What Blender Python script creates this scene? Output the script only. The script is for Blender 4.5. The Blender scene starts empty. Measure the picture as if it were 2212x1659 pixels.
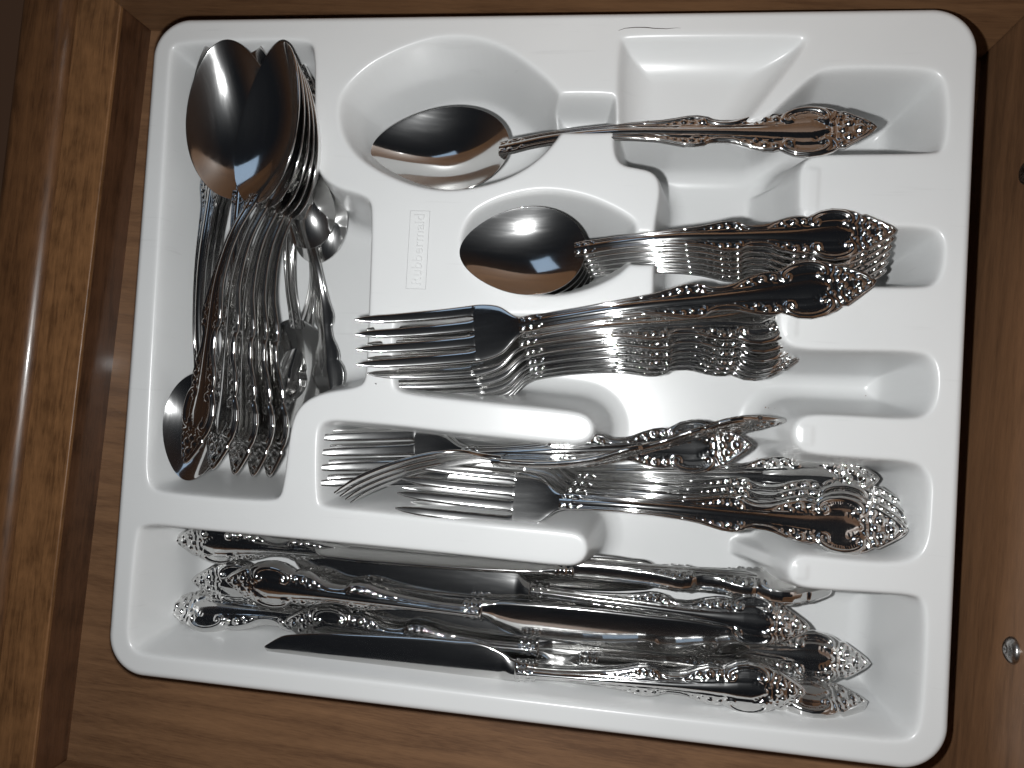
import bpy, math, random
import numpy as np
from mathutils import Matrix, Vector

CM = 0.01
SC = bpy.context.scene
COL = SC.collection

# ------------------------------------------------------------------ camera, world, lamps, exposure
F_PX = 1600.0                                  # focal length for a frame 2212 px wide
EUL = (0.03736109, 0.13926832, 0.06155184)
RIM = 5.0                                      # rim of the tray above the drawer bottom (cm)
CAM = np.array([4.23522637, -1.78984796, 34.80125156])


def rot(a, b, c):
    ca, sa, cb, sb, cc, sc = math.cos(a), math.sin(a), math.cos(b), math.sin(b), math.cos(c), math.sin(c)
    return (np.array([[cc, -sc, 0], [sc, cc, 0], [0, 0, 1.0]]) @ np.array([[cb, 0, sb], [0, 1, 0], [-sb, 0, cb]])
            @ np.array([[1, 0, 0], [0, ca, -sa], [0, sa, ca]]))


RM = rot(*EUL)
cam_data = bpy.data.cameras.new('camera')
cam_data.sensor_width = 36.0
cam_data.lens = F_PX / 2212.0 * 36.0
cam_data.clip_start = 0.01
cam_data.clip_end = 50.0
cam = bpy.data.objects.new('camera', cam_data)
COL.objects.link(cam)
mw = Matrix([list(RM[i]) + [CAM[i] * CM] for i in range(3)] + [[0, 0, 0, 1]])
cam.matrix_world = mw
SC.camera = cam

world = bpy.data.worlds.new('World')
SC.world = world
world.use_nodes = True
bg = world.node_tree.nodes['Background']
# a dim kitchen: brown cabinets all round up to eye level, darkness above
wt = world.node_tree
w_tc = wt.nodes.new('ShaderNodeTexCoord')
w_sx = wt.nodes.new('ShaderNodeSeparateXYZ')
w_cr = wt.nodes.new('ShaderNodeValToRGB')
wt.links.new(w_tc.outputs['Generated'], w_sx.inputs[0])
wt.links.new(w_sx.outputs['Z'], w_cr.inputs['Fac'])
wt.links.new(w_cr.outputs['Color'], bg.inputs[0])
w_cr.color_ramp.elements[0].position = 0.35
w_cr.color_ramp.elements[0].color = (0.030, 0.017, 0.011, 1)
w_cr.color_ramp.elements[1].position = 0.78
w_cr.color_ramp.elements[1].color = (0.007, 0.008, 0.010, 1)
bg.inputs[1].default_value = 1.0

fl = bpy.data.lights.new('flash_lamp', 'POINT')   # the hand-held flash, beside the lens and nearer the tray
fl.energy = 4.4
fl.shadow_soft_size = 0.0042
fl.color = (0.985, 1.0, 1.0)
flash = bpy.data.objects.new('flash_lamp', fl)
COL.objects.link(flash)
flash.location = (0.022, -0.021, 0.318)

wl = bpy.data.lights.new('kitchen_window', 'AREA')   # weak cool daylight from across the room
wl.shape = 'RECTANGLE'
wl.size, wl.size_y = 0.5, 0.6
wl.energy = 0.6
wl.color = (0.55, 0.75, 1.0)
win = bpy.data.objects.new('kitchen_window', wl)
COL.objects.link(win)
win.location = (-0.5, 1.1, 1.1)
win.rotation_euler = (Vector((0, 0, 0)) - Vector(win.location)).to_track_quat('-Z', 'Y').to_euler()

SC.view_settings.view_transform = 'Standard'
SC.view_settings.look = 'None'
SC.view_settings.exposure = 0.0
SC.view_settings.gamma = 1.0
SC.view_settings.use_curve_mapping = False
SC.render.engine = 'CYCLES'
SC.cycles.use_denoising = True
SC.cycles.max_bounces = 10
SC.cycles.glossy_bounces = 7
SC.cycles.diffuse_bounces = 4
SC.cycles.sample_clamp_indirect = 6.0
SC.cycles.blur_glossy = 0.6


# ------------------------------------------------------------------ helpers
def at(px, py, z):
    """pixel of the photograph (2212 wide) -> the point of the place at height z (cm)"""
    d = RM @ np.array([(px - 1106) / F_PX, -(py - 829.5) / F_PX, -1.0])
    return CAM + d * (z - CAM[2]) / d[2]


def tag(o, label, cat, group=None):
    o['label'] = label
    o['category'] = cat
    if group:
        o['group'] = group
    return o


def mesh_np(name, V, F, smooth=True):
    """V (n,3) cm, F list/array of quads or tris"""
    me = bpy.data.meshes.new(name)
    V = np.asarray(V, dtype=np.float32) * CM
    if isinstance(F, np.ndarray):
        n, k = F.shape
        me.vertices.add(len(V))
        me.vertices.foreach_set('co', V.ravel())
        me.loops.add(n * k)
        me.loops.foreach_set('vertex_index', F.astype(np.int32).ravel())
        me.polygons.add(n)
        me.polygons.foreach_set('loop_start', np.arange(0, n * k, k, dtype=np.int32))
        me.polygons.foreach_set('loop_total', np.full(n, k, dtype=np.int32))
        me.update(calc_edges=True)
    else:
        me.from_pydata([tuple(map(float, v)) for v in V], [], F)
    me.validate()
    me.polygons.foreach_set('use_smooth', np.full(len(me.polygons), smooth, dtype=bool))
    return me


def link(name, me, mat=None, parent=None):
    o = bpy.data.objects.new(name, me)
    COL.objects.link(o)
    if me is not None and mat is not None and not me.materials:
        me.materials.append(mat)
    if parent is not None:
        o.parent = parent
    return o


def empty(name):
    o = bpy.data.objects.new(name, None)
    o.empty_display_size = 0.01
    COL.objects.link(o)
    return o


def new_mat(name):
    m = bpy.data.materials.new(name)
    m.use_nodes = True
    nt = m.node_tree
    return m, nt, nt.nodes['Principled BSDF']


def node(nt, t, **kw):
    n = nt.nodes.new(t)
    for k, v in kw.items():
        if k.startswith('i_'):
            n.inputs[k[2:].replace('_', ' ')].default_value = v
        else:
            setattr(n, k, v)
    return n


# ------------------------------------------------------------------ materials
def mat_plastic():
    m, nt, b = new_mat('white_plastic')
    tc = node(nt, 'ShaderNodeTexCoord')
    n1 = node(nt, 'ShaderNodeTexNoise', i_Scale=22.0, i_Detail=5.0)
    nt.links.new(tc.outputs['Object'], n1.inputs['Vector'])
    cr = node(nt, 'ShaderNodeValToRGB')
    cr.color_ramp.elements[0].position = 0.3
    cr.color_ramp.elements[0].color = (0.53, 0.535, 0.535, 1)
    cr.color_ramp.elements[1].position = 0.7
    cr.color_ramp.elements[1].color = (0.552, 0.557, 0.557, 1)
    nt.links.new(n1.outputs['Fac'], cr.inputs['Fac'])
    # faint grey rub marks left by the metal
    mp = node(nt, 'ShaderNodeMapping')
    mp.inputs['Rotation'].default_value = (0, 0, 0.5)
    mp.inputs['Scale'].default_value = (25, 420, 60)
    nt.links.new(tc.outputs['Object'], mp.inputs['Vector'])
    ns_ = node(nt, 'ShaderNodeTexNoise', i_Scale=1.0, i_Detail=3.0)
    nt.links.new(mp.outputs['Vector'], ns_.inputs['Vector'])
    sr = node(nt, 'ShaderNodeMapRange')
    sr.inputs['From Min'].default_value = 0.66
    sr.inputs['From Max'].default_value = 0.76
    sr.inputs['To Max'].default_value = 0.16
    nt.links.new(ns_.outputs['Fac'], sr.inputs['Value'])
    mxs = node(nt, 'ShaderNodeMix', data_type='RGBA')
    mxs.inputs['B'].default_value = (0.3, 0.3, 0.3, 1)
    nt.links.new(sr.outputs['Result'], mxs.inputs['Factor'])
    nt.links.new(cr.outputs['Color'], mxs.inputs['A'])
    nt.links.new(mxs.outputs['Result'], b.inputs['Base Color'])
    n2 = node(nt, 'ShaderNodeTexNoise', i_Scale=60.0, i_Detail=6.0, i_Roughness=0.7)
    nt.links.new(tc.outputs['Object'], n2.inputs['Vector'])
    mr = node(nt, 'ShaderNodeMapRange')
    mr.inputs['To Min'].default_value = 0.26
    mr.inputs['To Max'].default_value = 0.33
    nt.links.new(n2.outputs['Fac'], mr.inputs['Value'])
    nt.links.new(mr.outputs['Result'], b.inputs['Roughness'])
    n3 = node(nt, 'ShaderNodeTexNoise', i_Scale=1400.0, i_Detail=2.0)
    nt.links.new(tc.outputs['Object'], n3.inputs['Vector'])
    bp = node(nt, 'ShaderNodeBump', i_Strength=0.025, i_Distance=0.0003)
    nt.links.new(n3.outputs['Fac'], bp.inputs['Height'])
    nt.links.new(bp.outputs['Normal'], b.inputs['Normal'])
    b.inputs['IOR'].default_value = 1.48
    return m


def mat_steel(name='polished_steel', rough=(0.05, 0.14), col=(0.67, 0.665, 0.655), scr=True):
    m, nt, b = new_mat(name)
    b.inputs['Base Color'].default_value = col + (1,)
    b.inputs['Metallic'].default_value = 1.0
    b.inputs['Coat Weight'].default_value = 0.8
    b.inputs['Coat Roughness'].default_value = 0.3
    tc = node(nt, 'ShaderNodeTexCoord')
    mp = node(nt, 'ShaderNodeMapping')
    mp.inputs['Scale'].default_value = (40.0, 380.0, 60.0)
    nt.links.new(tc.outputs['Object'], mp.inputs['Vector'])
    n1 = node(nt, 'ShaderNodeTexNoise', i_Scale=1.0, i_Detail=4.0, i_Roughness=0.65)
    nt.links.new(mp.outputs['Vector'], n1.inputs['Vector'])
    mr = node(nt, 'ShaderNodeMapRange')
    mr.inputs['From Min'].default_value = 0.35
    mr.inputs['From Max'].default_value = 0.75
    mr.inputs['To Min'].default_value = rough[0]
    mr.inputs['To Max'].default_value = rough[1]
    nt.links.new(n1.outputs['Fac'], mr.inputs['Value'])
    nt.links.new(mr.outputs['Result'], b.inputs['Roughness'])
    if scr:
        n2 = node(nt, 'ShaderNodeTexNoise', i_Scale=900.0, i_Detail=2.0)
        nt.links.new(tc.outputs['Object'], n2.inputs['Vector'])
        bp = node(nt, 'ShaderNodeBump', i_Strength=0.02, i_Distance=0.0002)
        nt.links.new(n2.outputs['Fac'], bp.inputs['Height'])
        nt.links.new(bp.outputs['Normal'], b.inputs['Normal'])
    return m


def mat_wood(name, axis='X', dark=(0.105, 0.052, 0.025), light=(0.20, 0.106, 0.052), rough=0.5, coat=0.06, fig=1.0, mottle=9.0, mamp=0.5):
    m, nt, b = new_mat(name)
    tc = node(nt, 'ShaderNodeTexCoord')
    mp = node(nt, 'ShaderNodeMapping')
    s = [1, 1, 1]
    for i, a in enumerate('XYZ'):
        s[i] = 14.0 if a == axis else 150.0
    mp.inputs['Scale'].default_value = s
    nt.links.new(tc.outputs['Object'], mp.inputs['Vector'])
    n1 = node(nt, 'ShaderNodeTexNoise', i_Scale=1.0, i_Detail=9.0, i_Roughness=0.6, i_Distortion=0.6 * fig)
    nt.links.new(mp.outputs['Vector'], n1.inputs['Vector'])
    mp2 = node(nt, 'ShaderNodeMapping')
    mp2.inputs['Scale'].default_value = [140 if a == axis else 1500 for a in 'XYZ']
    nt.links.new(tc.outputs['Object'], mp2.inputs['Vector'])
    n2 = node(nt, 'ShaderNodeTexNoise', i_Scale=1.0, i_Detail=3.0)
    nt.links.new(mp2.outputs['Vector'], n2.inputs['Vector'])
    n4 = node(nt, 'ShaderNodeTexNoise', i_Scale=mottle, i_Detail=5.0)
    nt.links.new(tc.outputs['Object'], n4.inputs['Vector'])
    mx0 = node(nt, 'ShaderNodeMath', operation='MULTIPLY_ADD')
    mx0.inputs[1].default_value = 0.45
    nt.links.new(n2.outputs['Fac'], mx0.inputs[0])
    nt.links.new(n1.outputs['Fac'], mx0.inputs[2])
    mx1 = node(nt, 'ShaderNodeMath', operation='MULTIPLY_ADD')
    mx1.inputs[1].default_value = mamp
    nt.links.new(n4.outputs['Fac'], mx1.inputs[0])
    nt.links.new(mx0.outputs[0], mx1.inputs[2])
    cr = node(nt, 'ShaderNodeValToRGB')
    cr.color_ramp.elements[0].position = 0.3
    cr.color_ramp.elements[0].color = dark + (1,)
    cr.color_ramp.elements[1].position = 0.72
    cr.color_ramp.elements[1].color = light + (1,)
    e = cr.color_ramp.elements.new(0.5)
    e.color = tuple(0.45 * d + 0.55 * l for d, l in zip(dark, light)) + (1,)
    mx2 = node(nt, 'ShaderNodeMath', operation='SUBTRACT')
    mx2.inputs[1].default_value = 0.225 + 0.5 * mamp
    nt.links.new(mx1.outputs[0], mx2.inputs[0])
    nt.links.new(mx2.outputs[0], cr.inputs['Fac'])
    nt.links.new(cr.outputs['Color'], b.inputs['Base Color'])
    b.inputs['Roughness'].default_value = rough
    b.inputs['Coat Weight'].default_value = coat
    b.inputs['Coat Roughness'].default_value = 0.08
    bp = node(nt, 'ShaderNodeBump', i_Strength=0.25, i_Distance=0.0003)
    nt.links.new(mx0.outputs[0], bp.inputs['Height'])
    nt.links.new(bp.outputs['Normal'], b.inputs['Normal'])
    return m


PLASTIC = mat_plastic()
STEEL = mat_steel()
STEEL_DARK = mat_steel('zinc_screw', (0.2, 0.35), (0.32, 0.31, 0.30), False)
WOOD_FLOOR = mat_wood('stained_maple_bottom', 'X')
WOOD_SIDE = mat_wood('stained_maple_side', 'X', (0.10, 0.048, 0.022), (0.19, 0.098, 0.046))
WOOD_FRONT = mat_wood('stained_maple_front', 'Y', (0.085, 0.042, 0.020), (0.16, 0.08, 0.038))
WOOD_BACK = mat_wood('lacquered_back', 'Y', (0.12, 0.045, 0.014), (0.25, 0.11, 0.036), 0.36, 0.4, 2.0)
WOOD_VENEER = mat_wood('dark_veneer', 'Y', (0.045, 0.02, 0.010), (0.105, 0.047, 0.023), 0.3, 0.4, 1.0, 60.0, 0.6)
WOOD_EDGE = mat_wood('speckled_edge_wood', 'Y', (0.105, 0.048, 0.019), (0.225, 0.108, 0.044), 0.38, 0.3, 4.0, 110.0, 0.6)
WOOD_RAIL = mat_wood('lacquered_rail', 'Y', (0.066, 0.029, 0.012), (0.145, 0.066, 0.027), 0.34, 0.45, 2.0, 70.0, 0.5)


def simple_mat(name, col, rough=0.7):
    m, nt, b = new_mat(name)
    n = node(nt, 'ShaderNodeTexNoise', i_Scale=300.0, i_Detail=3.0)
    mx = node(nt, 'ShaderNodeMix', data_type='RGBA')
    mx.inputs['A'].default_value = tuple(c * 0.6 for c in col) + (1,)
    mx.inputs['B'].default_value = col + (1,)
    nt.links.new(n.outputs['Fac'], mx.inputs['Factor'])
    nt.links.new(mx.outputs['Result'], b.inputs['Base Color'])
    b.inputs['Roughness'].default_value = rough
    return m


GRIME = simple_mat('dark_grime', (0.05, 0.035, 0.03))
CRUMB = simple_mat('brown_crumb', (0.16, 0.07, 0.03))

# ------------------------------------------------------------------ the drawer
TH = math.atan(0.042)                           # the drawer runs 2.4 degrees askew to the tray
DRAWER = empty('drawer')
tag(DRAWER, 'open brown stained wooden drawer that holds the white cutlery tray', 'drawer')
DRAWER.rotation_euler = (0, 0, -TH)
cT, sT = math.cos(TH), math.sin(TH)


def to_drawer(x, y):                            # place -> drawer frame
    return x * cT - y * sT, x * sT + y * cT


XB = to_drawer(-21.52, -1.8)[0]                 # back (left) inner face
XF, YT = to_drawer(19.35, 14.75)                # front inner face, far side inner face
YB = to_drawer(0, -22.0)[1]


def box_mesh(name, x0, x1, y0, y1, z0, z1, bev=0.12, seg=3):
    import bmesh
    bm = bmesh.new()
    bmesh.ops.create_cube(bm, size=1.0)
    for v in bm.verts:
        v.co = Vector(((x0 + x1) / 2 + v.co.x * (x1 - x0), (y0 + y1) / 2 + v.co.y * (y1 - y0),
                       (z0 + z1) / 2 + v.co.z * (z1 - z0))) * CM
    if bev:
        bmesh.ops.bevel(bm, geom=list(bm.edges), offset=bev * CM, segments=seg, profile=0.5, affect='EDGES')
    me = bpy.data.meshes.new(name)
    bm.to_mesh(me)
    bm.free()
    me.polygons.foreach_set('use_smooth', np.full(len(me.polygons), False, dtype=bool))
    return me


link('bottom_panel', box_mesh('bottom_panel', XB - 0.6, XF + 0.5, YB - 0.5, YT + 0.5, -0.7, 0.0, 0), WOOD_FLOOR, DRAWER)
link('side_panel', box_mesh('side_panel', XB, XF - 0.01, YT, YT + 1.5, 0.0, 11.0), WOOD_SIDE, DRAWER)
link('side_panel', box_mesh('side_panel', XB, XF - 0.01, YB - 1.5, YB, 0.0, 12.0), WOOD_SIDE, DRAWER)
FRONT = link('front_panel', box_mesh('front_panel', XF, XF + 1.9, YB - 3, YT + 3, -1.5, 14.0), WOOD_FRONT, DRAWER)
# low back panel: an inner ledge, then a lacquered rail with a rounded edge
HB = 2.4
link('back_panel', box_mesh('back_panel', XB - 2.35, XB, YB - 1.5, YT + 1.5, 0.003, HB - 0.25, 0.0), WOOD_VENEER, DRAWER)
link('edge_strip', box_mesh('edge_strip', XB - 2.35, XB + 0.02, YB - 1.5, YT + 1.5, HB - 0.248, HB, 0.07), WOOD_EDGE, DRAWER)
link('back_rail', box_mesh('back_rail', XB - 5.4, XB - 2.36, YB - 3, YT + 3, -1.0, HB + 0.35, 0.75, 8), WOOD_RAIL, DRAWER)
for q in DRAWER.children:
    if q.name.startswith('back_rail'):
        q.data.polygons.foreach_set('use_smooth', np.full(len(q.data.polygons), True, dtype=bool))


def dome_screw(px, py):
    d = RM @ np.array([(px - 1106) / F_PX, -(py - 829.5) / F_PX, -1.0])
    # front face in the drawer frame: x' = XF
    cx, _ = to_drawer(CAM[0], CAM[1])
    dx, _ = to_drawer(d[0], d[1])
    p = CAM + d * (XF - cx) / dx
    x, y = to_drawer(p[0], p[1])
    V, Fc = [], []
    prof = [(0.47, 0.0), (0.47, 0.06), (0.43, 0.12), (0.34, 0.19), (0.22, 0.235), (0.1, 0.25)]
    n = 28
    for r, h in prof:
        for k in range(n):
            a = 2 * math.pi * k / n
            V.append((x - h, 0, 0) if r == 0 else (XF - h, y + r * math.cos(a), p[2] + r * math.sin(a)))
    for i in range(len(prof) - 1):
        for k in range(n):
            Fc.append((i * n + k, i * n + (k + 1) % n, (i + 1) * n + (k + 1) % n, (i + 1) * n + k))
    # recess of the driver
    V.append((XF - 0.16, y, p[2]))
    c = len(V) - 1
    b0 = (len(prof) - 1) * n
    for k in range(n):
        Fc.append((b0 + k, b0 + (k + 1) % n, c))
    link('screw', mesh_np('screw', V, Fc), STEEL_DARK, FRONT)


dome_screw(2188, 1405)
dome_screw(2222, 372)

# ------------------------------------------------------------------ the tray (one moulded sheet)
TW, TH_ = 34.36, 29.06
FLOOR = 0.35


def chaikin(P, n=3):
    P = np.asarray(P, float)
    for _ in range(n):
        Q = np.roll(P, -1, axis=0)
        P = np.stack([0.75 * P + 0.25 * Q, 0.25 * P + 0.75 * Q], axis=1).reshape(-1, 2)
    return P


def poly(px, n=2, z=RIM):
    return chaikin([at(x, y, z)[:2] for x, y in px], n)


def sdf(P, X, Y):
    """signed distance, negative inside"""
    x, y = X.ravel(), Y.ravel()
    best = np.full(x.shape, 1e9)
    ins = np.zeros(x.shape, bool)
    A, B = P, np.roll(P, -1, axis=0)
    for (ax, ay), (bx, by) in zip(A, B):
        ex, ey = bx - ax, by - ay
        L2 = ex * ex + ey * ey
        if L2 < 1e-12:
            continue
        wx, wy = x - ax, y - ay
        t = np.clip((wx * ex + wy * ey) / L2, 0, 1)
        dx, dy = wx - ex * t, wy - ey * t
        np.minimum(best, dx * dx + dy * dy, out=best)
        c = (ay > y) != (by > y)
        if abs(by - ay) > 1e-12:
            ins ^= c & (x < ax + (y - ay) * ex / (by - ay))
    d = np.sqrt(best)
    return np.where(ins, -d, d).reshape(X.shape)


def profile(depth, r1, r2, ang):
    """fall of the wall as a function of the distance inside the edge"""
    th = math.radians(ang)
    pts = [(r1 * math.sin(f), r1 * (1 - math.cos(f))) for f in np.linspace(0, th, 14)]
    x, z = pts[-1]
    rest = depth - z - r2 * (1 - math.cos(th))
    x += rest / math.tan(th)
    z += rest
    for f in np.linspace(0, th, 20):
        a = th - f
        pts.append((x + r2 * (math.sin(th) - math.sin(a)), z + r2 * (math.cos(a) - math.cos(th))))
    p = np.array(pts)
    return lambda t: -np.interp(t, p[:, 0], p[:, 1], left=0.0, right=depth)


def smin(a, b, k):
    h = np.clip(0.5 + 0.5 * (b - a) / k, 0, 1)
    return b * (1 - h) + a * h - k * h * (1 - h)


DEEP = [(278, 1150), (292, 1126), (330, 1120), (400, 1128), (641, 1150), (874, 1172), (1100, 1196), (1215, 1208), (1243, 1206), (1254, 1190), (1250, 1172),
        (1225, 1164), (1050, 1148), (874, 1130), (715, 1114), (680, 1106), (668, 1080), (668, 945), (676, 908), (705, 893), (760, 896),
        (874, 906), (978, 919), (1215, 942), (1255, 943), (1270, 928), (1258, 909), (1215, 902), (1100, 890), (978, 878), (880, 867), (845, 856), (832, 828),
        (834, 710), (842, 680), (868, 666), (1000, 665), (1250, 666), (1378, 666), (1393, 655), (1396, 610), (1396, 500), (1404, 450), (1411, 405), (1404, 382),
        (1375, 375), (1340, 369), (1318, 350), (1309, 315), (1311, 258), (1325, 243), (1400, 243), (1600, 243), (1645, 240), (1700, 190), (1750, 145),
        (1790, 128), (1900, 126), (2010, 130), (2048, 145), (2066, 185), (2068, 285), (2052, 335), (2015, 344), (1880, 345), (1770, 346), (1748, 358),
        (1746, 405), (1747, 455), (1765, 470), (1880, 470), (2000, 471), (2046, 485), (2064, 525), (2056, 595), (2030, 630), (1985, 636), (1850, 634),
        (1740, 634), (1706, 645), (1700, 685), (1704, 725), (1735, 738), (1850, 740), (1985, 742), (2030, 758), (2048, 800), (2044, 870), (2018, 912), (1970, 922),
        (1850, 915), (1765, 911), (1738, 918), (1732, 938), (1742, 960), (1775, 967), (1870, 974), (1965, 980), (2010, 995), (2032, 1035), (2030, 1100), (2024, 1175), (2000, 1218),
        (1945, 1235), (1850, 1230), (1760, 1219), (1730, 1218), (1720, 1235), (1730, 1254), (1790, 1260), (1900, 1266), (1985, 1272), (2014, 1292), (2022, 1340), (2018, 1450), (2010, 1560),
        (1995, 1605), (1955, 1622), (1850, 1612), (1700, 1597), (1400, 1562), (1100, 1526), (800, 1488), (500, 1453), (320, 1434), (278, 1422), (258, 1388),
        (264, 1300)]
LEFT = [(350, 125), (356, 90), (385, 76), (520, 70), (640, 68), (678, 76), (690, 105), (690, 220), (688, 325), (697, 362), (725, 388), (780, 402), (808, 420), (815, 455),
        (810, 620), (803, 800), (795, 838), (765, 853), (700, 862), (660, 880), (641, 910), (633, 960), (622, 1050), (612, 1085), (585, 1099), (480, 1092), (350, 1080),
        (315, 1068), (300, 1035), (302, 950), (312, 750), (330, 450), (342, 260)]
BOWL = [(725, 185), (781, 128), (840, 96), (896, 74), (956, 60), (1030, 62), (1105, 88), (1179, 142), (1215, 178), (1236, 215), (1238, 265), (1222, 300), (1171, 356), (1105, 396),
        (1030, 418), (956, 425), (881, 412), (807, 380), (755, 344), (722, 292), (714, 235)]
CUP = [(982, 494), (1006, 448), (1050, 420), (1108, 400), (1181, 390), (1268, 404), (1338, 434), (1384, 464), (1392, 490), (1392, 560), (1372, 582), (1340, 610), (1270, 641),
       (1199, 654), (1122, 649), (1046, 622), (996, 578), (978, 534)]
SHELF = [(1322, 90), (1330, 66), (1360, 58), (1550, 56), (1720, 56), (1752, 62), (1762, 84), (1748, 118), (1700, 180), (1650, 245), (1600, 310), (1570, 335), (1450, 340), (1340, 340), (1318, 325), (1316, 250), (1316, 170)]
NECK1 = [(1190, 186), (1330, 186), (1345, 200), (1345, 285), (1330, 296), (1190, 296), (1170, 285), (1170, 200)]
NECK2 = [(1350, 488), (1430, 488), (1440, 500), (1440, 572), (1430, 584), (1350, 584), (1340, 572), (1340, 500)]

ST = 0.05
gx = np.arange(-TW / 2 - 0.45, TW / 2 + 0.45, ST)
gy = np.arange(-TH_ / 2 - 0.45, TH_ / 2 + 0.45, ST)
X, Y = np.meshgrid(gx, gy)
d_deep = sdf(poly(DEEP), X, Y)
d_left = sdf(poly(LEFT), X, Y)
d_bowl = sdf(poly(BOWL), X, Y)
d_cup = sdf(poly(CUP), X, Y)
d_shelf = sdf(poly(SHELF), X, Y)
d_n1 = sdf(poly(NECK1), X, Y)
d_n2 = sdf(poly(NECK2), X, Y)
D = RIM - FLOOR
pw = profile(D, 0.36, 0.9, 81)
Z = pw(-d_deep)
Z = smin(Z, pw(-d_left), 0.05)
Z = smin(Z, profile(D - 0.1, 0.35, 1.0, 74)(-d_bowl), 0.08)
Z = smin(Z, profile(D - 0.3, 0.35, 0.9, 74)(-d_cup), 0.08)
zs = profile(1.25, 0.4, 1.6, 58)(-d_shelf)
Z = smin(Z, zs, 0.25)
Z = smin(Z, profile(2.3, 0.3, 0.4, 80)(-d_n1), 0.3)
Z = smin(Z, profile(2.3, 0.3, 0.4, 80)(-d_n2), 0.3)
Z = Z + RIM


# ramps at the free ends of the ribs
def ramp(Z, px_top, px_bot, run, steep=7.0):
    a, b = at(*px_top, RIM), at(*px_bot, RIM)
    yc, hw = (a[1] + b[1]) / 2, abs(a[1] - b[1]) / 2
    xe = (a[0] + b[0]) / 2
    s = D / run
    z = RIM - 0.25 - s * np.maximum(0, xe - X) - steep * np.maximum(0, np.abs(Y - yc) - hw * 0.75)
    z = np.where(X > xe + 0.4, -9, z)
    return -smin(-Z, -z, 0.35)


Z = ramp(Z, (1746, 346), (1746, 470), 1.5)
Z = ramp(Z, (1700, 636), (1700, 738), 1.3)
Z = ramp(Z, (1734, 914), (1734, 965), 1.9)
Z = ramp(Z, (1722, 1216), (1722, 1256), 1.8)
# gentle bow of the moulded floor and slight sag of the rims
Z = Z + np.where(Z < FLOOR + 0.6, 0.03 * np.sin(X * 0.5) * np.sin(Y * 0.45), 0)
for _ in range(3):
    for ax in (0, 1):
        Z = 0.25 * np.roll(Z, 1, ax) + 0.5 * Z + 0.25 * np.roll(Z, -1, ax)
# outer edge: rolled lip, then the skirt down to the drawer bottom
RC = 1.75
qx, qy = np.abs(X) - (TW / 2 - RC), np.abs(Y) - (TH_ / 2 - RC)
d_out = np.hypot(np.maximum(qx, 0), np.maximum(qy, 0)) + np.minimum(np.maximum(qx, qy), 0) - RC
t = -d_out
R0 = 0.32
lip = np.where(t >= R0, 0, -(R0 - np.sqrt(np.maximum(R0 * R0 - (R0 - np.clip(t, 0, R0)) ** 2, 0))))
lip = np.where(t < 0, -R0 + t * 26, lip)
Z = np.maximum(Z + lip, -0.3)
gyy, gxx = np.gradient(Z, ST)
N = np.stack([-gxx, -gyy, np.ones_like(Z)], -1)
N /= np.linalg.norm(N, axis=-1, keepdims=True)
ny, nx = Z.shape
idx = np.arange(nx * ny).reshape(ny, nx)
Fq = np.stack([idx[:-1, :-1], idx[:-1, 1:], idx[1:, 1:], idx[1:, :-1]], -1).reshape(-1, 4)
keep = (Z.ravel()[Fq] > -0.295).any(1)
Fq = Fq[keep]
used = np.unique(Fq)
remap = np.full(nx * ny, -1)
remap[used] = np.arange(len(used))
Vt = np.stack([X.ravel(), Y.ravel(), Z.ravel()], 1)[used]
tray_me = mesh_np('tray_shell', Vt, remap[Fq])
tray_me.normals_split_custom_set_from_vertices(N.reshape(-1, 3)[used].astype(np.float32))
TRAY = empty('cutlery_tray')
tag(TRAY, 'white moulded plastic cutlery tray with divided compartments inside the wooden drawer', 'tray')
link('shell', tray_me, PLASTIC, TRAY)


def zsurf(x, y):
    i = int(round((x - gx[0]) / ST))
    j = int(round((y - gy[0]) / ST))
    return float(Z[min(max(j, 0), ny - 1), min(max(i, 0), nx - 1)])


# raised maker's lettering and its frame on the flat bridge of the tray
tp0, tp1 = at(898, 618, RIM), at(907, 462, RIM)
ang = math.atan2(tp1[1] - tp0[1], tp1[0] - tp0[0])
ln = np.linalg.norm(tp1 - tp0)
cu = bpy.data.curves.new('lettering', 'FONT')
cu.body = 'Rubbermaid'
cu.size = 0.62 * CM
cu.extrude = 0.0015 * CM
cu.bevel_depth = 0.003 * CM
cu.align_x = 'CENTER'
cu.align_y = 'CENTER'
tmp = bpy.data.objects.new('lettering_source', cu)
COL.objects.link(tmp)
bpy.context.view_layer.update()
lme = bpy.data.meshes.new_from_object(tmp.evaluated_get(bpy.context.evaluated_depsgraph_get()))
bpy.data.objects.remove(tmp)
lme.materials.clear()
lt = link('lettering', lme, PLASTIC)
mid = (tp0 + tp1) / 2
lt.parent = TRAY
lt.location = (mid[0] * CM, mid[1] * CM, (RIM + 0.003) * CM)
lt.rotation_euler = (0, 0, ang)


def tube(P, r, seg=8):
    P = np.asarray(P, float)
    V, Fc = [], []
    n = len(P)
    rr = np.broadcast_to(np.asarray(r, float), (n,))
    for i in range(n):
        tdir = P[min(i + 1, n - 1)] - P[max(i - 1, 0)]
        tdir = tdir / (np.linalg.norm(tdir) + 1e-9)
        up = np.array([0, 0, 1.0]) if abs(tdir[2]) < 0.9 else np.array([1.0, 0, 0])
        a = np.cross(tdir, up)
        a /= np.linalg.norm(a)
        b = np.cross(a, tdir)
        for k in range(seg):
            f = 2 * math.pi * k / seg
            V.append(P[i] + rr[i] * (math.cos(f) * a + math.sin(f) * b))
    for i in range(n - 1):
        for k in range(seg):
            Fc.append((i * seg + k, i * seg + (k + 1) % seg, (i + 1) * seg + (k + 1) % seg, (i + 1) * seg + k))
    return V, Fc


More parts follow.
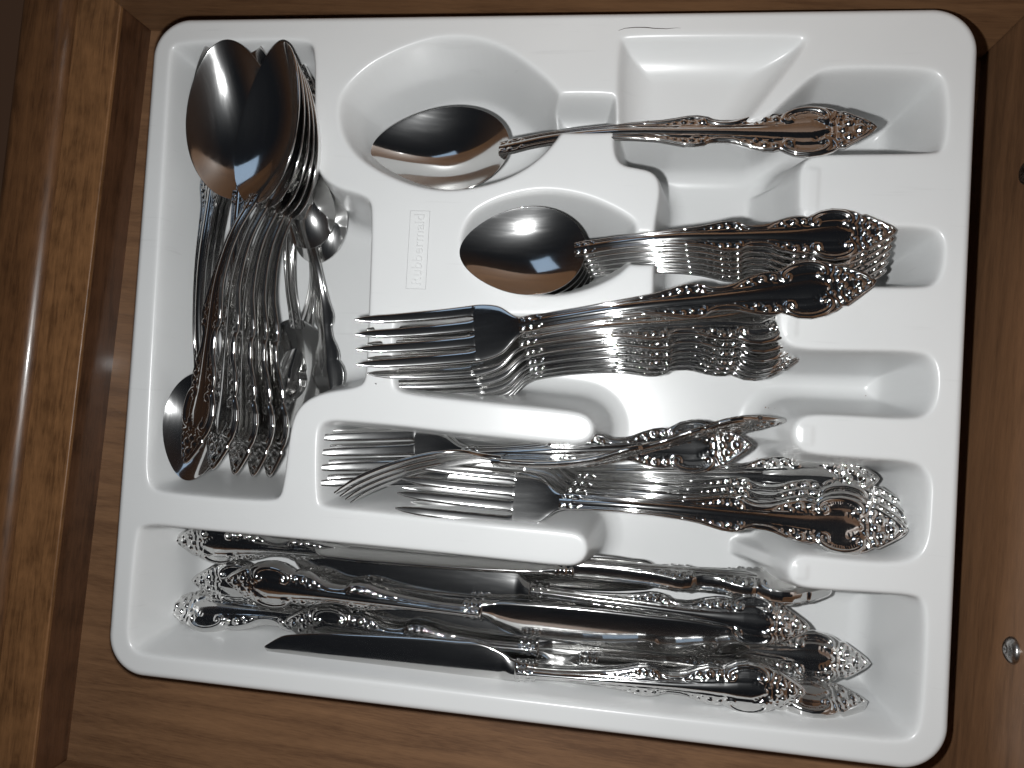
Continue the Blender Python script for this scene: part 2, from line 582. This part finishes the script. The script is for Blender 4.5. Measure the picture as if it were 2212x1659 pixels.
u = np.array([math.cos(ang), math.sin(ang), 0])
w = np.array([-u[1], u[0], 0])
fr = []
for a, b in ((-1, -1), (1, -1), (1, 1), (-1, 1), (-1, -1)):
    fr.append(mid * [1, 1, 0] + u * a * (ln / 2 + 0.12) + w * b * 0.42 + np.array([0, 0, RIM]))
pts = []
for a, b in zip(fr[:-1], fr[1:]):
    pts += [a + (b - a) * q for q in np.linspace(0, 1, 12)[:-1]]
pts.append(pts[0])
link('lettering_frame', mesh_np('lettering_frame', *tube(pts, 0.006, 6)), PLASTIC, TRAY)

# hairline crack along the far edge of the shelf
ck = [(1336, 62), (1350, 57), (1372, 55), (1395, 55), (1412, 57), (1440, 58), (1462, 56), (1482, 57)]
pts = []
for (a, b) in zip(ck[:-1], ck[1:]):
    for q in (0, 0.5):
        x, y = a[0] + (b[0] - a[0]) * q, a[1] + (b[1] - a[1]) * q
        p = at(x, y, RIM)
        pts.append([p[0], p[1], zsurf(p[0], p[1])])
rad = 0.018 * np.sin(np.linspace(0.35, math.pi - 0.15, len(pts)))
link('crack', mesh_np('crack', *tube(pts, rad, 6)), GRIME, TRAY)

# ------------------------------------------------------------------ flatware
HS = np.array([0, .08, .2, .4, .8, 1.15, 1.32, 1.6, 2.0, 2.5, 3.0, 3.4, 3.58, 3.8, 4.2, 4.7, 5.2, 5.5, 6.0, 6.3, 6.5, 6.9, 7.3, 7.8, 8.3, 9, 10, 11, 12, 12.5, 12.9])
HW = np.array([.02, .14, .25, .38, .62, .82, .80, .97, 1.10, 1.16, 1.08, .90, .80, .86, .84, .72, .55, .49, .47, .51, .62, .69, .67, .56, .46, .38, .31, .28, .29, .33, .30])

DOMES = [(.2, 0, .13), (.6, 0, .23), (.58, .27, .11), (1.0, .3, .19), (1.22, 0, .19), (1.28, .6, .14), (1.62, .27, .13), (1.84, 0, .15), (1.0, .56, .08), (1.58, .06, .07),
         (3.72, .62, .15), (4.16, .6, .18), (4.5, .4, .11), (4.66, .56, .12), (4.95, .42, .09), (3.82, .42, .08),
         (6.62, .47, .16), (7.02, .4, .11), (7.06, .58, .08), (7.36, .45, .13), (7.72, .38, .09), (8.02, .32, .07), (8.28, .29, .05)]
RIDGES = [  # (points, half width, height)
    ([(2.02, .5), (1.86, .42), (1.72, .55), (1.76, .78), (2.02, .96), (2.5, 1.05), (3.0, .98), (3.34, .8), (3.44, .6), (3.32, .44), (3.14, .46), (3.12, .58)], .095, .14),
    ([(2.1, .5), (2.4, .56), (2.8, .54), (3.05, .5)], .05, .06),
    ([(3.66, .34), (4.2, .31), (4.8, .27), (5.3, .25)], .05, .07),
    ([(3.56, .8), (3.8, .84), (4.1, .83), (4.4, .76), (4.75, .66), (5.05, .52)], .06, .09),
    ([(3.95, .4), (4.15, .44), (4.35, .36)], .04, .06),
    ([(5.1, .5), (5.3, .4), (5.7, .35), (6.1, .37), (6.4, .5), (6.48, .58)], .07, .11),
    ([(6.46, .3), (6.5, .5), (6.66, .64), (6.95, .66), (7.3, .61), (7.75, .5), (8.3, .4), (8.8, .34)], .055, .09),
    ([(6.7, .28), (7.2, .25), (7.9, .22)], .035, .05),
    ([(.28, .16), (.5, .36), (.8, .54), (1.05, .7), (1.25, .76)], .05, .08),
    ([(1.45, .82), (1.5, .62), (1.62, .45), (1.85, .3)], .06, .09),
    ([(1.35, .22), (1.4, .42), (1.28, .46)], .05, .08),
    ([(.78, .16), (.85, .42), (.72, .44)], .04, .06),
]
BEADS = [([(2.0, .74), (2.3, .86), (2.6, .88), (2.9, .82), (3.12, .7)], .04, 13), ([(5.35, .31), (5.7, .27), (6.1, .29)], .032, 9)]
PANEL_S = [1.7, 2.05, 2.4, 3.0, 3.6, 4.5, 5.5, 7, 9, 11, 13]
PANEL_W = [.0, .28, .42, .38, .3, .23, .19, .16, .17, .15, .16]


def seg_dist(S, W, pts):
    best = np.full(S.shape, 1e9)
    for (a, b), (c, d) in zip(pts[:-1], pts[1:]):
        ex, ey = c - a, d - b
        tt = np.clip(((S - a) * ex + (W - b) * ey) / (ex * ex + ey * ey), 0, 1)
        best = np.minimum(best, (S - a - ex * tt) ** 2 + (W - b - ey * tt) ** 2)
    return np.sqrt(best)


def smooth_pts(p, n=2):
    p = np.array(p, float)
    for _ in range(n):
        q = [p[0]]
        for a, b in zip(p[:-1], p[1:]):
            q += [0.75 * a + 0.25 * b, 0.25 * a + 0.75 * b]
        q.append(p[-1])
        p = np.array(q)
    return p


def relief(S, W):
    """height of the ornament over the handle's ground, s from the tip, w across (template cm)"""
    A = np.abs(W)
    hw = np.interp(S, HS, HW)
    pw_ = np.interp(S, PANEL_S, PANEL_W)
    z = np.zeros_like(S) - 0.035 * (S > 0.3)
    # raised rim along the edge
    z = np.maximum(z, 0.05 * np.exp(-((hw - A - 0.05) / 0.05) ** 2))
    # smooth tongue up the middle
    inside = pw_ > 0.01
    q = np.clip(A / np.maximum(pw_, 1e-3), 0, 1.2)
    z = np.where(inside & (A < pw_), np.maximum(z, 0.015 + 0.085 * (1 - q ** 2)), z)
    z = np.maximum(z, np.where(inside, 0.06 * np.exp(-((A - pw_ - 0.03) / 0.028) ** 2), -1))
    # side flutes on the shank
    z = np.where(S > 8.4, np.maximum(z, 0.04 * np.exp(-((A - 0.62 * hw) / 0.03) ** 2)), z)
    for s, w_, r in DOMES:
        d2 = (S - s) ** 2 + (A - w_) ** 2
        dome = 0.8 * r * np.maximum(1 - d2 / (r * r), 0)
        ang_ = np.arctan2(A - w_, S - s)
        petals = 1 - 0.22 * np.cos(5 * ang_) * np.clip(d2 / (r * r), 0, 1)
        z = np.maximum(z, np.where(d2 < r * r, -0.01 + dome * petals, -1))
    for pts, h, hh in RIDGES:
        dd = seg_dist(S, A, smooth_pts(pts))
        z = np.maximum(z, np.where(dd < h * 1.3, 0.85 * hh * np.maximum(1 - (dd / (h * 1.3)) ** 2, 0), -1))
    for pts, r, n in BEADS:
        p = smooth_pts(pts)
        L = np.r_[0, np.cumsum(np.hypot(*np.diff(p, axis=0).T))]
        for q_ in np.linspace(0, L[-1], n):
            s, w_ = np.interp(q_, L, p[:, 0]), np.interp(q_, L, p[:, 1])
            d2 = (S - s) ** 2 + (A - w_) ** 2
            z = np.maximum(z, np.sqrt(np.maximum(r * r - d2, 0)) * 1.2 + np.where(d2 < r * r, 0.0, -1))
    # small scales at the neck
    rnd = random.Random(4)
    for k in range(16):
        s, w_, r = 12.0 + rnd.random() * 0.9, rnd.random() * 0.26, 0.06 + 0.03 * rnd.random()
        d2 = (S - s) ** 2 + (A - w_) ** 2
        z = np.maximum(z, np.where(d2 < r * r, np.sqrt(np.maximum(r * r - d2, 0)) + 0.02, -1))
    return z


LT = 12.9


def handle_mesh(name, L, ws, thick, zfun, both=False, belly=0.0, warp=1.0, nv=53, ns=310):
    """ornate handle of length L; ws scales its width; zfun(s/L) is the side line"""
    tt = np.linspace(0, 1, ns) ** 1.02
    s = tt * LT
    hw = np.interp(s, HS, HW) * ws
    v = np.sin(np.linspace(-1, 1, nv) * math.pi / 2 * 0.93) / math.sin(math.pi / 2 * 0.93)
    S = np.repeat(s[:, None], nv, 1)
    Wt = v[None, :] * np.interp(s, HS, HW)[:, None]
    rel = relief(S, Wt)
    fade = np.clip(np.interp(s, [0, 0.12], [0.3, 1]), 0, 1)[:, None] * np.clip((1 - v ** 2) * 8, 0.25, 1)[None, :]
    k1 = min(L / LT, 0.98 * ws)
    xa = np.interp(s, [0, 8.5, LT], [0, 8.5 * k1, L])
    th = np.interp(s, [0, .3, 1, 3, 6, 9, 12.9], [.5, .8, 1, 1, 1, 1.05, 1.1]) * thick
    top = th[:, None] / 2 + belly * np.sqrt(np.maximum(1 - v[None, :] ** 2, 0)) * np.interp(s, [0, 1.5, 3, 12.9], [.35, .9, 1, .8])[:, None] + 0.72 * rel * fade * ws
    zc = zfun(xa / L)
    if both:
        vb = v[::-1]
        bot = -top[:, ::-1]
    else:
        nb = 15
        vb = np.linspace(1, -1, nb)
        bot = -th[:, None] / 2 * (0.55 + 0.45 * (1 - vb[None, :] ** 2)) - 0.012 * np.cos(vb * 6)[None, :] * ws
    Vx = np.concatenate([np.repeat(xa[:, None], nv, 1), np.repeat(xa[:, None], len(vb), 1)], 1)
    Vy = np.concatenate([v[None, :] * hw[:, None], vb[None, :] * hw[:, None]], 1)
    Vz = np.concatenate([zc[:, None] + top, zc[:, None] + bot], 1)
    m = nv + len(vb)
    V = np.stack([Vx, Vy, Vz], -1).reshape(-1, 3)
    i = np.arange(ns - 1)[:, None]
    j = np.arange(m)[None, :]
    j2 = (j + 1) % m
    Fq_ = np.stack([i * m + j + 0 * i, i * m + j2, (i + 1) * m + j2, (i + 1) * m + j], -1).reshape(-1, 4)[:, ::-1]
    return mesh_np(name, V, np.ascontiguousarray(Fq_))


def spl(xs, ys):
    """smooth curve through points"""
    xs, ys = np.array(xs, float), np.array(ys, float)
    m = np.gradient(ys, xs)

    def f(x):
        x = np.asarray(x, float)
        i = np.clip(np.searchsorted(xs, x) - 1, 0, len(xs) - 2)
        h = xs[i + 1] - xs[i]
        q = np.clip((x - xs[i]) / h, 0, 1)
        return ((2 * q ** 3 - 3 * q ** 2 + 1) * ys[i] + (q ** 3 - 2 * q ** 2 + q) * h * m[i]
                + (-2 * q ** 3 + 3 * q ** 2) * ys[i + 1] + (q ** 3 - q ** 2) * h * m[i + 1])
    return f


def bowl_mesh(name, x0, L, wid, depth, th=0.13, nr=26, na=96):
    """egg shaped bowl, its wide part towards the neck; x0 where the neck enters; rim plane at z = 0"""
    def egg(a):
        # a = 0 at the tip
        cx = 0.5 * L
        ex = np.cos(a)
        wy = np.sin(a)
        widen = 1 - 0.17 * ex - 0.05 * ex ** 2
        return x0 + cx + cx * ex, 0.5 * wid * wy * widen
    a = np.linspace(0, 2 * math.pi, na, endpoint=False)
    ox, oy = egg(a)
    cx, cy = x0 + 0.47 * L, 0.0
    r = np.linspace(0, 1, nr)
    r = np.sin(r * math.pi / 2) ** 1.0
    V, idx_ = [], []
    lip = 0.1 * np.cos(a) ** 2 * 0
    for lay in (0, 1):
        rr = r if lay == 0 else r[::-1]
        for q in rr:
            zz = -depth * (1 - q ** 2) ** 1.06
            scale = q * (1.0 if lay == 0 else 1.0)
            if lay == 1:
                zz = zz - th * (0.75 + 0.25 * (1 - q))
            for k in range(na):
                V.append((cx + (ox[k] - cx) * scale, cy + (oy[k] - cy) * scale, zz + 0.0))
    n2 = 2 * nr
    Fc = []
    for i in range(n2 - 1):
        for k in range(na):
            Fc.append((i * na + k, i * na + (k + 1) % na, (i + 1) * na + (k + 1) % na, (i + 1) * na + k))
    Fc = np.array(Fc)[:, ::-1]
    me = mesh_np(name, V, np.ascontiguousarray(Fc))
    return me


def sheet_mesh(name, xs, yl, yr, zc, th, nv=15, edge=0.5):
    """solid sheet between two edge lines, centre height zc(x), thickness th(x), softly rounded section"""
    xs = np.asarray(xs)
    n = len(xs)
    v = np.linspace(-1, 1, nv)
    v = np.sign(v) * (1 - (1 - np.abs(v)) ** 1.6)
    mid_, half = (yl + yr) / 2, (yr - yl) / 2
    prof = edge + (1 - edge) * np.sqrt(np.maximum(1 - np.abs(v) ** 4, 0))
    rows = []
    for i in range(n):
        y = mid_[i] + half[i] * v
        rows.append(np.concatenate([np.stack([np.full(nv, xs[i]), y, zc[i] + th[i] / 2 * prof], 1),
                                    np.stack([np.full(nv, xs[i]), y, zc[i] - th[i] / 2 * prof], 1)[::-1]], 0))
    m = 2 * nv
    V = np.concatenate(rows, 0)
    i = np.arange(n - 1)[:, None]
    j = np.arange(m)[None, :]
    j2 = (j + 1) % m
    F1 = np.stack([i * m + j, i * m + j2, (i + 1) * m + j2, (i + 1) * m + j], -1).reshape(-1, 4)[:, ::-1]
    Fl = [tuple(f) for f in F1.tolist()]
    V = np.concatenate([V, V[:m], V[(n - 1) * m:n * m]], 0)
    Fl.append(tuple(range(n * m, n * m + m)))
    Fl.append(tuple(range(n * m + m, n * m + 2 * m))[::-1])
    return mesh_np(name, V, Fl)


PROTO = {}


def spoon_kind(kind, Ltot, Lb, wid, depth, ws):
    Lh = Ltot - Lb + 0.45
    zf = spl([0, .06, .2, .45, .7, .88, .96, 1.0], [.98, .86, .74, .84, .86, .42, .05, -.12])
    PROTO[kind] = dict(L=Ltot, parts=[('handle', handle_mesh(kind + '_handle', Lh, ws, .2, zf), []),
                                      ('bowl', bowl_mesh(kind + '_bowl', Ltot - Lb, Lb, wid, depth), [])])


def fork_kind(kind, Ltot, Lt, Lbody, hwid, ws):
    Lh = Ltot - Lt - Lbody + 0.35
    zf = spl([0, .06, .2, .45, .7, .88, .96, 1.0], [1.0, .88, .76, .86, .88, .48, .2, .05])
    x0, x1, x2 = Ltot - Lt - Lbody, Ltot - Lt, Ltot
    zl = spl([x0 - .2, x0 + .35 * Lbody, x1 - .1, x1 + .45 * Lt, x1 + .8 * Lt, x2 + .01], [.1, -.22, -.42, -.38, -.1, .22])
    xs = np.linspace(x0 - .1, x1 + .03, 40)
    wl_ = spl([x0 - .1, x0 + .2 * Lbody, x0 + .5 * Lbody, x0 + .8 * Lbody, x1 + .05], [.26, .42, .8 * hwid, .97 * hwid, hwid])
    yy = wl_(xs)
    head = sheet_mesh(kind + '_head', xs, -yy, yy, zl(xs), np.interp(xs, [x0, x1], [.26, .2]), 21, .45)
    gap = .17
    tw = (2 * hwid - 3 * gap) / 4
    tines = []
    for q in range(4):
        c = -hwid + tw / 2 + q * (tw + gap)
        xt = np.concatenate([[x1 - .15, x1 - .05, x1 + .02, x1 + .06], np.linspace(x1 + .12, x2 - .9, 22), np.linspace(x2 - .84, x2, 14)])
        f = (xt - x1) / Lt
        half = tw / 2 * np.interp(f, [-.05, 0, .06, .5, .82, .93, 1.0], [1.35, 1.22, 1.0, .9, .72, .48, .14])
        cc = c * np.interp(f, [0, 1], [1, .97])
        # keep the outer edges flush with the head
        tines.append(sheet_mesh(kind + '_tine', xt, np.maximum(cc - half, -hwid), np.minimum(cc + half, hwid), zl(xt), np.interp(f, [-.03, .004, .012, .7, 1], [.15, .185, .2, .17, .07]), 9, .4))
    PROTO[kind] = dict(L=Ltot, parts=[('handle', handle_mesh(kind + '_handle', Lh, ws, .2, zf), []),
                                      ('head', head, [('tine', m_) for m_ in tines])])


def knife_kind(kind, Ltot, Lb, ws):
    Lh = Ltot - Lb
    zf = lambda q: np.zeros_like(q)
    h = handle_mesh(kind + '_handle', Lh, ws, .2, zf, both=True, belly=.4)
    xs = np.concatenate([np.linspace(Lh - .1, Lh + 2, 24), np.linspace(Lh + 2.2, Ltot - 1.6, 16), Ltot - 1.5 * (1 - np.linspace(0, 1, 22) ** .6)])
    q = (xs - Lh) / Lb
    up = np.interp(q, [-.02, .03, .1, .2, .6, .85, .93, .97, 1.0], [.42, .42, .55, .62, .72, .7, .62, .5, .3])
    up = spl([-.02, .03, .1, .2, .6, .85, .94, 1.0], [.42, .42, .52, .6, .72, .68, .5, -.2])(q)
    lo = spl([-.02, .02, .06, .12, .25, .6, .85, .94, 1.0], [-.42, -.44, -.7, -.98, -1.06, -1.05, -.9, -.7, -.28])(q)
    n = len(xs)
    # wedge section: thick at the spine, keen at the lower edge
    nv = 13
    V = []
    for i in range(n):
        yv = np.linspace(lo[i], up[i], nv)
        tq = np.linspace(0, 1, nv)
        t_ = (.03 + .22 * np.sin(np.clip(tq * .78 + .02, 0, 1) * math.pi)) * np.interp(q[i], [0, .03, .06, .8, 1], [2.2, 1.8, 1, .85, .5])
        V += [(xs[i], yv[k], t_[k] / 2) for k in range(nv)] + [(xs[i], yv[k], -t_[k] / 2) for k in range(nv - 1, -1, -1)]
    m = 2 * nv
    Fl = []
    for i in range(n - 1):
        for k in range(m):
            Fl.append((i * m + k, (i + 1) * m + k, (i + 1) * m + (k + 1) % m, i * m + (k + 1) % m))
    Fl.append(tuple(range(m)))
    Fl.append(tuple(range((n - 1) * m, n * m))[::-1])
    blade = mesh_np(kind + '_blade', V, Fl)
    # collar between handle and blade
    prof = [(-.75, .34, .26), (-.7, .42, .34), (-.6, .43, .35), (-.55, .38, .3), (-.45, .38, .3), (-.4, .46, .37), (-.28, .47, .38), (-.22, .4, .32), (-.1, .42, .33), (0, .5, .36), (.08, .5, .34), (.12, .44, .28), (.13, .2, .1)]
    Vc, Fc, na = [], [], 28
    for x, a, b in prof:
        for k in range(na):
            f = 2 * math.pi * k / na
            Vc.append((Lh + x, a * math.cos(f), b * math.sin(f)))
    for i in range(len(prof) - 1):
        for k in range(na):
            Fc.append((i * na + k, i * na + (k + 1) % na, (i + 1) * na + (k + 1) % na, (i + 1) * na + k))
    collar = mesh_np(kind + '_collar', Vc, np.array(Fc)[:, ::-1].copy())
    PROTO[kind] = dict(L=Ltot, parts=[('handle', h, [('collar', collar)]), ('blade', blade, [])])


spoon_kind('serving_spoon', 18.1, 6.9, 4.3, 1.2, 1.0)
spoon_kind('table_spoon', 20.8, 6.3, 4.3, .95, 1.0)
spoon_kind('place_spoon', 16.9, 5.2, 3.75, .64, .9)
spoon_kind('long_spoon', 19.6, 4.8, 3.3, .8, .9)
spoon_kind('small_spoon', 11.2, 3.9, 2.6, .6, .68)
fork_kind('dinner_fork', 20.2, 4.8, 2.2, 1.2, 1.0)
fork_kind('salad_fork', 18.2, 4.3, 2.4, 1.25, .95)
knife_kind('table_knife', 22.8, 11.3, .92)


def place(kind, name, tip, ztip, end, zend, roll, label, cat, group, flip=False, anchor=.5):
    """lay one piece: handle tip over pixel tip at height ztip, far end over pixel end at height zend (cm)"""
    P0, P1 = at(*tip, ztip), at(*end, zend)
    L = PROTO[kind]['L']
    xd = Vector(P1 - P0).normalized()
    up = Vector((0, 0, 1))
    up = (up - up.dot(xd) * xd).normalized()
    up = Matrix.Rotation(math.radians(roll + (180 if flip else 0)), 3, xd) @ up
    yd = up.cross(xd)
    org = Vector(P0 + (P1 - P0) * anchor) - xd * (L * anchor)
    e = empty(name)
    M = Matrix(((xd.x, yd.x, up.x, org.x * CM), (xd.y, yd.y, up.y, org.y * CM), (xd.z, yd.z, up.z, org.z * CM), (0, 0, 0, 1)))
    e.matrix_world = M
    for pn, me, subs in PROTO[kind]['parts']:
        o = link(pn, me, STEEL, e)
        for sn, sm in subs:
            link(sn, sm, STEEL, o)
    tag(e, label, cat, group)
    return e


G_L = 'spoons piled in the tall compartment'
ORD = ['topmost', 'second from the top', 'third from the top', 'fourth from the top', 'fifth from the top', 'sixth from the top', 'seventh from the top']

# --- single large spoon in the round hollow
place('table_spoon', 'table_spoon', (1864, 310), 4.2, (812, 322), 3.3, 16,
      'single large spoon lying alone with its bowl in the big round hollow', 'spoon', None)

# --- nested stack of smaller spoons
for i in range(6):
    place('place_spoon', 'place_spoon', (1888 - 9 * i, 520 + 16 * i), 4.2 - .4 * i, (1014 + 12 * i, 544 + 7 * i), 4.95 - .36 * i, 8,
          'small ornate spoon in the nested stack in the oval hollow, %s' % ORD[i], 'spoon', 'nested small spoons in the oval hollow')

# --- upper fork stack
FT = [((1838, 628), 4.6, (802, 738), 5.75, 8), ((1724, 694), 3.6, (822, 760), 4.9, 12), ((1720, 712), 3.2, (846, 781), 4.4, 11), ((1712, 732), 2.85, (862, 800), 3.8, 10),
      ((1700, 752), 2.45, (876, 812), 3.3, 9), ((1688, 762), 2.3, (886, 820), 2.8, 8), ((1674, 772), 1.9, (896, 826), 2.3, 8)]
for i, (a, za, b, zb, r) in enumerate(FT):
    place('salad_fork' if i else 'dinner_fork', 'dinner_fork', a, za, b, zb, r, 'ornate fork in the upper stack of nested forks, %s' % ORD[i], 'fork', 'upper stack of nested forks')

# --- lower fork compartment
G_F = 'forks in the lower fork compartment'
place('salad_fork', 'salad_fork', (1597, 962), 2.9, (692, 994), 4.4, 4, 'broad fork with its tines farthest into the lower fork compartment, lying over its twin', 'fork', G_F)
place('salad_fork', 'salad_fork', (1590, 966), 2.5, (708, 984), 3.9, 6, 'broad fork nested directly under the one whose tines reach farthest in', 'fork', G_F)
place('salad_fork', 'salad_fork', (1663, 862), 3.9, (806, 1050), 5.1, -72, 'fork turned on its edge and lying across the other forks', 'fork', G_F, anchor=.2)
place('dinner_fork', 'dinner_fork', (1918, 1150), 3.0, (878, 1052), 4.8, 15, 'front fork of the lower fork compartment with its tip nearest the knives', 'fork', G_F)
for i in range(3):
    place('dinner_fork', 'dinner_fork', (1904 - 8 * i, 1130 - 16 * i), 2.55 - .32 * i, (925 + 22 * i, 1040 - 14 * i), 3.2 - .35 * i, 5 + 3 * i,
          'fork nested under the front fork of the lower compartment, %s' % ['uppermost of the three', 'middle of the three', 'lowest of the three'][i], 'fork', G_F)
place('dinner_fork', 'dinner_fork', (1868, 1040), 1.8, (890, 1010), 1.5, 12, 'fork whose ornate tip ends behind the front forks by the short rib', 'fork', G_F)

# --- tall left compartment
place('serving_spoon', 'serving_spoon', (592, 1040), 2.4, (494, 50), 4.7, 2, 'large spoon at the back, its bowl tip nearest the corner of the tall compartment', 'spoon', G_L, anchor=1)
place('serving_spoon', 'serving_spoon', (572, 1040), 3.0, (488, 86), 5.1, 4, 'large mirror-bright spoon with the flash shining in its bowl', 'spoon', G_L, anchor=1)
CS = [((452, 980), 5.2), ((506, 1004), 4.8), ((552, 1034), 4.4), ((592, 1030), 4.0), ((626, 1010), 3.6)]
for i, (a, z) in enumerate(CS):
    place('serving_spoon', 'serving_spoon', a, z, (606 + 4 * i, 92 + 11 * i), 5.9 - .32 * i, -30 - i,
          'large spoon with a tilted brown-reflecting bowl in the tall compartment, %s' % ORD[i], 'spoon', 'tilted large spoons nested beside the bright one', anchor=.9)
for i, lab in enumerate(['long-handled spoon on top of its twins, bowl in the lower corner of the tall compartment', 'long-handled spoon directly under the one whose bowl fills the lower corner', 'long-handled spoon lowest under the one whose bowl fills the lower corner']):
    place('long_spoon', 'long_spoon', (528 + 12 * i, 60), 1.4 - .2 * i, (406 + 14 * i, 1038 - 8 * i), 4.9 - .4 * i, 6, lab, 'spoon', 'long-handled spoons with bowls in the lower corner', anchor=1)
place('place_spoon', 'place_spoon', (680, 152), 2.2, (620, 950), 1.2, 12, 'small spoon with its ornate tip standing against the dividing wall near the round hollow', 'spoon', G_L, anchor=0)
place('small_spoon', 'small_spoon', (706, 872), 2.4, (655, 372), 2.8, 4, 'face-down spoon showing the plain back of its handle beside the dividing wall', 'spoon', G_L, flip=True, anchor=.3)
place('small_spoon', 'small_spoon', (600, 830), 1.6, (722, 396), 1.7, -6, 'small face-down spoon whose rounded back rests against the dividing wall', 'spoon', G_L, flip=True, anchor=1)

# --- knives
KG = 'knives in the long front compartment'
KN = [((380, 1162), 2.2, (1420, 1240), 1.5, 15, 0, 'knife along the divider with its handle tip nearest the corner of the long compartment'),
      ((1797, 1274), 2.0, (740, 1190), 2.4, 70, 0, 'knife turned on edge with its handle tip under the last rib'),
      ((418, 1250), 1.9, (1500, 1330), 1.2, 10, 0, 'knife lying low whose handle tip peeks out under the knife with the raised lobed handle'),
      ((362, 1310), 1.9, (1430, 1400), 1.2, -34, 0, 'knife turned on edge with its tip farthest into the lower corner of the long compartment'),
      ((1748, 1355), 2.7, (690, 1215), 2.2, 8, 0, 'knife with a broad ornate handle end beside the on-edge knife under the rib'),
      ((1878, 1432), 1.9, (830, 1310), 1.6, 12, 0, 'knife whose pointed handle tip reaches farthest toward the drawer front'),
      ((1872, 1522), 3.0, (780, 1400), 2.4, 62, 0, 'knife turned on edge at the front corner with its rounded end out'),
      ((490, 1248), 3.5, (1640, 1392), 2.9, 16, 0, 'knife with its blade lying across the middle of the pile'),
      ((616, 1340), 2.5, (1700, 1450), 2.2, 14, 0, 'knife whose lobed handle lies just above the frontmost blade'),
      ((1718, 1490), 3.7, (572, 1408), 3.5, -2, 1, 'frontmost knife with its dark blade fully in view along the tray edge')]
for a, za, b, zb, r, an, lab in KN:
    place('table_knife', 'table_knife', a, za, b, zb, r, lab, 'knife', KG, anchor=an)

# ------------------------------------------------------------------ crumbs on the tray floor
rnd = random.Random(7)
V, Fc = [], []
for px, py, r in [(1400, 262, .03), (1407, 266, .02), (1432, 268, .03), (1466, 268, .035), (1467, 262, .025), (1520, 512, .02), (1636, 1585 / 1.6, .02),
                  (1870, 855, .02), (1660, 880, .03), (1672, 881, .02), (1690, 882, .02), (1540, 1056, .09), (1532, 1053, .06)]:
    p = at(px, py, FLOOR)
    z = zsurf(p[0], p[1])
    p = at(px, py, z)
    b0 = len(V)
    n = 7
    for k in range(n):
        a = 2 * math.pi * k / n
        V.append((p[0] + 1.5 * r * math.cos(a) * rnd.uniform(.7, 1.2), p[1] + r * math.sin(a) * rnd.uniform(.7, 1.2), zsurf(p[0], p[1]) + .004))
    V.append((p[0], p[1], zsurf(p[0], p[1]) + r * .9))
    for k in range(n):
        Fc.append((b0 + k, b0 + (k + 1) % n, b0 + n))
cr = link('crumbs', mesh_np('crumbs', V, Fc, False), CRUMB)
cr['kind'] = 'stuff'
tag(cr, 'few tiny dark crumbs scattered on the white tray floor', 'crumbs')
